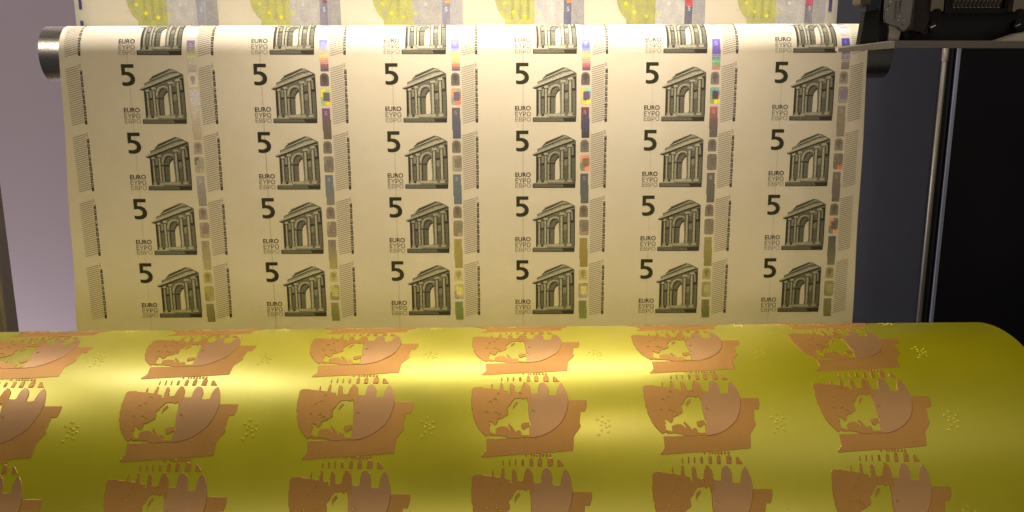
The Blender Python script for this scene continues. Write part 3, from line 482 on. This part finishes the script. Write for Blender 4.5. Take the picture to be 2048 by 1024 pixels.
m = mesh('cylinder_body', V, F, LIME); m.polygons.foreach_set('use_smooth', [len(q.vertices) == 4 for q in m.polygons]); obj('cylinder_body', m, drum)
V, F = lathe_x([(UR+.0003, .035), (UR+.09, .035)], 48); m = mesh('shaft', V, F, STEEL); obj('shaft', m, drum)
V, F = lathe_x([(UL-.09, .035), (UL-.0003, .035)], 48); m = mesh('shaft', V, F, STEEL); obj('shaft', m, drum)
def relief(name, outers, holes, h, mat, step=1.8, jag=0.):
    V = []; F = []; sm = []
    for P in outers:
        P = resample(P, step)
        if jag: P = [(x+jag*noise.noise(Vector((x*1.3, y*1.3, 5))), y+jag*noise.noise(Vector((x*1.3, y*1.3, 9)))) for x, y in P]
        H = [resample(h_, step) for h_ in holes if inside(h_[0], P)]
        xs = [p[0] for p in P]; ys = [p[1] for p in P]; st = []
        y = min(ys)+.9
        while y < max(ys):
            x = min(xs)+.7
            while x < max(xs):
                if inside((x, y), P): st.append((x, y))
                x += 4.0
            y += 1.8
        v, f = cdt([P]+H, st)
        b = len(V); V += [cylp(q[0], q[1], h) for q in v]
        for t in f:
            c = (sum(v[i][0] for i in t)/3, sum(v[i][1] for i in t)/3)
            if inside(c, P) and not any(inside(c, q) for q in H): F.append(tuple(b+i for i in t)); sm.append(True)
        for L, sgn in [(P, 1)]+[(q, -1) for q in H]:
            A = sum(L[i][0]*L[(i+1) % len(L)][1]-L[(i+1) % len(L)][0]*L[i][1] for i in range(len(L))); sg = sgn*(1 if A > 0 else -1)
            b = len(V); k = len(L); off = []
            for i in range(k):
                a, c = L[i-1], L[(i+1) % k]; dx, dy = c[0]-a[0], c[1]-a[1]; d = math.hypot(dx, dy) or 1
                off.append((L[i][0]+sg*dy/d*.28, L[i][1]-sg*dx/d*.28))
            V += [cylp(x, y, h) for x, y in L]+[cylp(x, y, -.05) for x, y in off]
            for i in range(k): F.append((b+i, b+(i+1) % k, b+k+(i+1) % k, b+k+i)); sm.append(False)
    m = mesh(name, V, F, mat); m.polygons.foreach_set('use_smooth', sm)
    return m
def disc(cx, cy, r, n=10): return [(cx+r*math.cos(2*math.pi*k/n), cy+r*math.sin(2*math.pi*k/n)) for k in range(n)]
STARH = [star(x, y, 1.5) for x, y in M_STARS]
# tiny islands in the map cut-out
mRIB = relief('raised_ribbon', [M_RIB], [], .22, COPPER, jag=.12)
mLEFT = relief('map_relief', [M_LEFT]+M_ISLES+[M_NORTH], STARH, .34, COPPER, .7, .75)
mRIGHT = relief('disc_relief', [M_RIGHT], STARH[-1:], .42, PINK, jag=.05)
mSMALL = relief('arch_window_relief', M_SMALL, [], .32, COPPER, .8)
mDOT = relief('dot_relief', [disc(x, y, .74) for x, y in M_DOTS], [], .30, LIME, .8)
DS = 64.67
for j in range(-1, 3):
    for i in range(6):
        root = obj('raised_ribbon', mRIB, drum); root.location = (.12*(i-3), 0, 0); root.rotation_euler = (DS*(j-1)/R, 0, 0)
        for nm, me in (('map_relief', mLEFT), ('disc_relief', mRIGHT), ('arch_window_relief', mSMALL), ('dot_relief', mDOT)):
            obj(nm, me, root)

# ------------------------------------------------------------------ shelf plate and numbering machine, upper right
TAN = mottled('tan_plate', lin((.36, .335, .30)), lin((.41, .38, .34)), 20, .45, .2, .15, 250)
def fx(a): return .4339-.0004*(388-a/5.28)
def fz(b): return .1485-.000397*b/5.28
def prism(name, P, y0, y1, mat, parent, bv=.0005, y0b=None):
    """outline in the x-z plane given thickness in y"""
    q = 1+(y0+.1)/.803; P = [(fx(a)*q, .1307+(fz(b)-.1307)*q) for a, b in P]; A = sum(P[i][0]*P[(i+1) % len(P)][1]-P[(i+1) % len(P)][0]*P[i][1] for i in range(len(P)))
    if A < 0: P = P[::-1]
    k = len(P); ox, oy, oz = parent.location
    V = [(x-ox, y0-oy, z-oz) for x, z in P]+[(x-ox, y1-oy, z-oz) for x, z in P]
    F = [tuple(range(k)), tuple(range(2*k-1, k-1, -1))]+[(i, k+i, k+(i+1) % k, (i+1) % k) for i in range(k)]
    o = obj(name, mesh(name, V, F, mat), parent)
    if bv: bev(o, bv)
    return o
shelf = empty('shelf_plate', (.36, -.10, .11), 'tan metal shelf plate with a slanted left end under the black numbering machine', 'shelf')
def raw(name, V, F, mat, parent, bv=.0004):
    ox, oy, oz = parent.location; o = obj(name, mesh(name, [(x-ox, y-oy, z-oz) for x, y, z in V], F, mat), parent)
    if bv: bev(o, bv)
    return o
zt, zl = .1165, .1108
V = [(.3190, -.130, zt), (.62, -.130, zt-.001), (.62, .0, zt-.001), (.345, -.02, zt), (.2735, -.128, .1112),
     (.3190, -.130, zl), (.62, -.130, zl-.001), (.62, .0, zl-.001), (.345, -.02, zl), (.2735, -.128, .1080)]
raw('plate', [V[0], V[1], V[2], V[3], V[5], V[6], V[7], V[8]], [(0, 1, 2, 3), (7, 6, 5, 4), (0, 4, 5, 1), (1, 5, 6, 2), (2, 6, 7, 3), (3, 7, 4, 0)], TAN, shelf)
TANL = mottled('lit_tan_plate', lin((.60, .57, .50)), lin((.66, .62, .55)), 20, .5, .1, .15, 250)  # lighter copy of the tan: light on wedge and lip put into the colour
raw('angled_lip', [(.3188, -.1302, zt), (.2735, -.132, .1112), (.2735, -.132, .1080), (.3188, -.1302, zl), (.326, -.100, zt), (.284, -.095, .1112), (.284, -.095, .1080), (.326, -.100, zl)],
    [(0, 1, 2, 3), (4, 7, 6, 5), (0, 4, 5, 1), (3, 2, 6, 7), (1, 5, 6, 2), (0, 3, 7, 4)], TANL, shelf, .0003)
WX0, WX1, WZ1 = fx(1835)*.9645, fx(2048)*.9645, .1307+(fz(366)-.1307)*.9645
raw('raised_wedge', [(WX0, -.1285, zt-.0004), (.60, -.1285, zt-.0004), (.60, -.1285, WZ1+.03), (WX1, -.1285, WZ1), (WX0, -.115, zt-.0004), (.60, -.115, zt-.0004), (.60, -.115, WZ1+.03), (WX1, -.115, WZ1)],
    [(0, 1, 2, 3), (4, 7, 6, 5), (0, 4, 5, 1), (1, 5, 6, 2), (2, 6, 7, 3), (3, 7, 4, 0)], TANL, shelf, .0003)
BLK = mottled('black_machine_enamel', (.0045, .004, .004), (.008, .0075, .007), 40, .5, 0, .2, 300, r2=.6, spec=.2)
BLK2 = mottled('dark_side_panel', (.013, .013, .013), (.018, .018, .017), 30, .75, 0, .2, 300, spec=.12)
GREY = mottled('grey_stamped_steel', (.14, .135, .12), (.18, .17, .15), 60, .38, .55, .35, 500, r2=.5)
GREYL = mottled('pale_bare_steel', (.24, .22, .17), (.30, .27, .21), 60, .4, .5, .3, 400)
BROWN = mottled('dark_brown_casting', (.016, .010, .008), (.026, .016, .012), 40, .6, 0, .2, 300, spec=.2)
TAND = mottled('dull_tan_bracket', (.14, .115, .09), (.18, .145, .11), 30, .45, .3, .2, 300)
BRASS = mottled('dull_brass', (.06, .048, .025), (.09, .07, .04), 60, .6, .2, .2, 300, spec=.3)
BLUE = mottled('blue_grey_plastic', (.016, .018, .03), (.022, .025, .04), 40, .6, 0, .2, 300, spec=.2)
mc = empty('numbering_machine', (.37, -.08, .117), 'black numbering machine with a row of small digit wheels in the upper right corner', 'machine')
prism('machine_body', [(740, 443), (748, 330), (860, 340), (862, -700), (2700, -700), (2700, 443)], -.092, -.005, BLK, mc, .0008)
prism('side_panel', [(342, 120), (410, 126), (500, 95), (503, 440), (508, 452), (309, 476)], -.112, -.103, BLK2, mc)
prism('mounting_block', [(500, -700), (560, -700), (556, 240), (630, 380), (640, 442), (508, 450), (490, 200), (500, 95)], -.104, -.07, BLK, mc)
prism('latch', [(345, -200), (500, -200), (495, 110), (478, 62), (450, 92), (395, 122), (345, 126), (350, 66)], -.116, -.103, BLUE, mc, .0006)
prism('brass_block', [(284, -200), (392, -200), (396, 40), (386, 56), (345, 48), (322, 62), (296, 56), (283, 34)], -.118, -.100, BRASS, mc, .0008)
bp = prism('bracket_plate', [(556, -500), (850, -500), (852, 60), (842, 262), (790, 328), (745, 322), (720, 292), (628, 268), (566, 238), (553, 160)], -.1120, -.1085, GREY, mc, .0006)
prism('bracket_arm', [(600, 200), (760, 200), (752, 330), (734, 432), (620, 432), (618, 330)], -.1083, -.095, GREYL, mc, .0008)
# stamped letters too worn to read, as short strokes and dents in the plate
DENT = mottled('stamped_dent', (.02, .019, .016), (.035, .033, .028), 60, .6, .2, .2, 300); SHN = mottled('bright_scratch', (.55, .53, .48), (.7, .68, .6), 60, .3, .8)
QB = 1-.012/.803
def mk(name, cx, cyy, w_, h_, mat, ang=0, parent=bp):
    ca, sa = math.cos(ang), math.sin(ang); P = [(-w_, -h_), (w_, -h_), (w_, h_), (-w_, h_)]
    P = [(cx+x*ca-y*sa, cyy+x*sa+y*ca) for x, y in P]; V = [(fx(a)*QB-mc.location[0], -.1122-mc.location[1], .1307+(fz(b)-.1307)*QB-mc.location[2]) for a, b in P]
    V += [(x, y+.001, z) for x, y, z in V]
    obj(name, mesh(name, V, [(0, 1, 2, 3), (7, 6, 5, 4), (0, 4, 5, 1), (1, 5, 6, 2), (2, 6, 7, 3), (3, 7, 4, 0)], mat), parent)
def stamped(V_, F_, name):
    V = [(fx(a)*QB-mc.location[0], -.11215-mc.location[1], .1307+(fz(b)-.1307)*QB-mc.location[2]) for a, b in V_]; obj(name, mesh(name, V, F_, DENT), bp)
def stamp(txt, ax, ay, bx, by, size):
    v, f = text_mesh(txt, ((0, 0), (1, 1)), .01); dx, dy = bx-ax, by-ay; L = math.hypot(dx, dy); dx, dy = dx/L, dy/L
    stamped([(ax+dx*x*L-dy*(y)*-size, ay+dy*x*L+dx*(y)*-size) for x, y in v], f, 'stamped_lettering')
stamp('NEOC', 655, 18, 655, 215, 26)
stamp('MEC:', 700, 10, 700, 165, 26)
for a, b in ((592, 62), (757, 262)): prism('bolt_hole', disc(a, b, 9, 14), -.1123, -.110, DENT, mc, 0)
for a, b, s in ((606, 18, 7), (578, 100, 5), (718, 170, 6), (768, 214, 5), (706, 212, 5)): mk('scratch', a, b, s, s*.7, SHN, .5)
prism('cross_block', [(880, -700), (1042, -700), (1042, 330), (990, 345), (880, 330)], -.1010, -.08, BROWN, mc, .0006)
def bracket(x0, x1, top, yb, cx, r):
    P = [(x0, top), (x1, top), (x1, yb)]
    P += [(cx+r*math.cos(math.radians(a)), yb+4-r*.62*math.sin(math.radians(a))) for a in range(0, 181, 15)]+[(x0, yb)]
    return P
prism('tan_bracket', bracket(1047, 1188, -700, 122, 1118, 50), -.1040, -.09, TAND, mc, .0005)
prism('tan_bracket', bracket(1940, 2110, -700, 128, 2022, 54), -.1040, -.09, TAND, mc, .0005)
prism('wheel_housing', [(1200, -700), (1270, -700), (1282, 96), (1850, 96), (1860, -700), (1930, -700), (1930, 150), (1200, 150)], -.0960, -.088, BLK, mc, .0006)
WHL = mottled('worn_number_wheel', (.13, .11, .095), (.17, .15, .13), 80, .45, .3, .3, 500)
zc_ = fz(-45)
for k in range(12):
    xa = fx(1296+k*43.5); r_ = (zc_-fz(84))
    prof_ = []; nt = 9; V = []; F = []
    for side in (0, .0021):
        for i in range(nt*4):
            a = 2*math.pi*i/(nt*4); q = r_*(1 if i % 4 in (0, 1) else .95); V.append((xa+side-mc.location[0], -.0925-mc.location[1]+q*math.cos(a)*.9, zc_-mc.location[2]+q*math.sin(a)))
    K = nt*4; F = [(i, (i+1) % K, K+(i+1) % K, K+i) for i in range(K)]+[tuple(range(K-1, -1, -1)), tuple(range(K, 2*K))]
    wh = obj('number_wheel', mesh('number_wheel', V, F, WHL), mc)
    prism('wheel_pin', disc(1305+k*43.5, 82, 8, 10), -.1045, -.10, GREYL, mc, .0004).name = 'wheel_pin'
for cx, cyy in ((1095, 282), (2020, 272)):
    prism('hex_screw', disc(cx, cyy, 52, 6), -.0985, -.09, BLK, mc, .0006)
    prism('screw_washer', disc(cx, cyy, 66, 24), -.0945, -.09, BROWN, mc, .0004)
    s_ = prism('screw_slot', [(cx-32, cyy+6), (cx+22, cyy-18), (cx+26, cyy-10), (cx-28, cyy+14)], -.0990, -.098, SHN, mc, 0)
prism('small_lug', [(795, 365), (830, 352), (826, 400), (800, 402)], -.0990, -.09, BLK2, mc, .0004)
prism('linkage_lever', [(960, 350), (1020, 332), (1042, 262), (1048, 268), (1034, 350), (1010, 368)], -.1030, -.09, BROWN, mc, .0004)
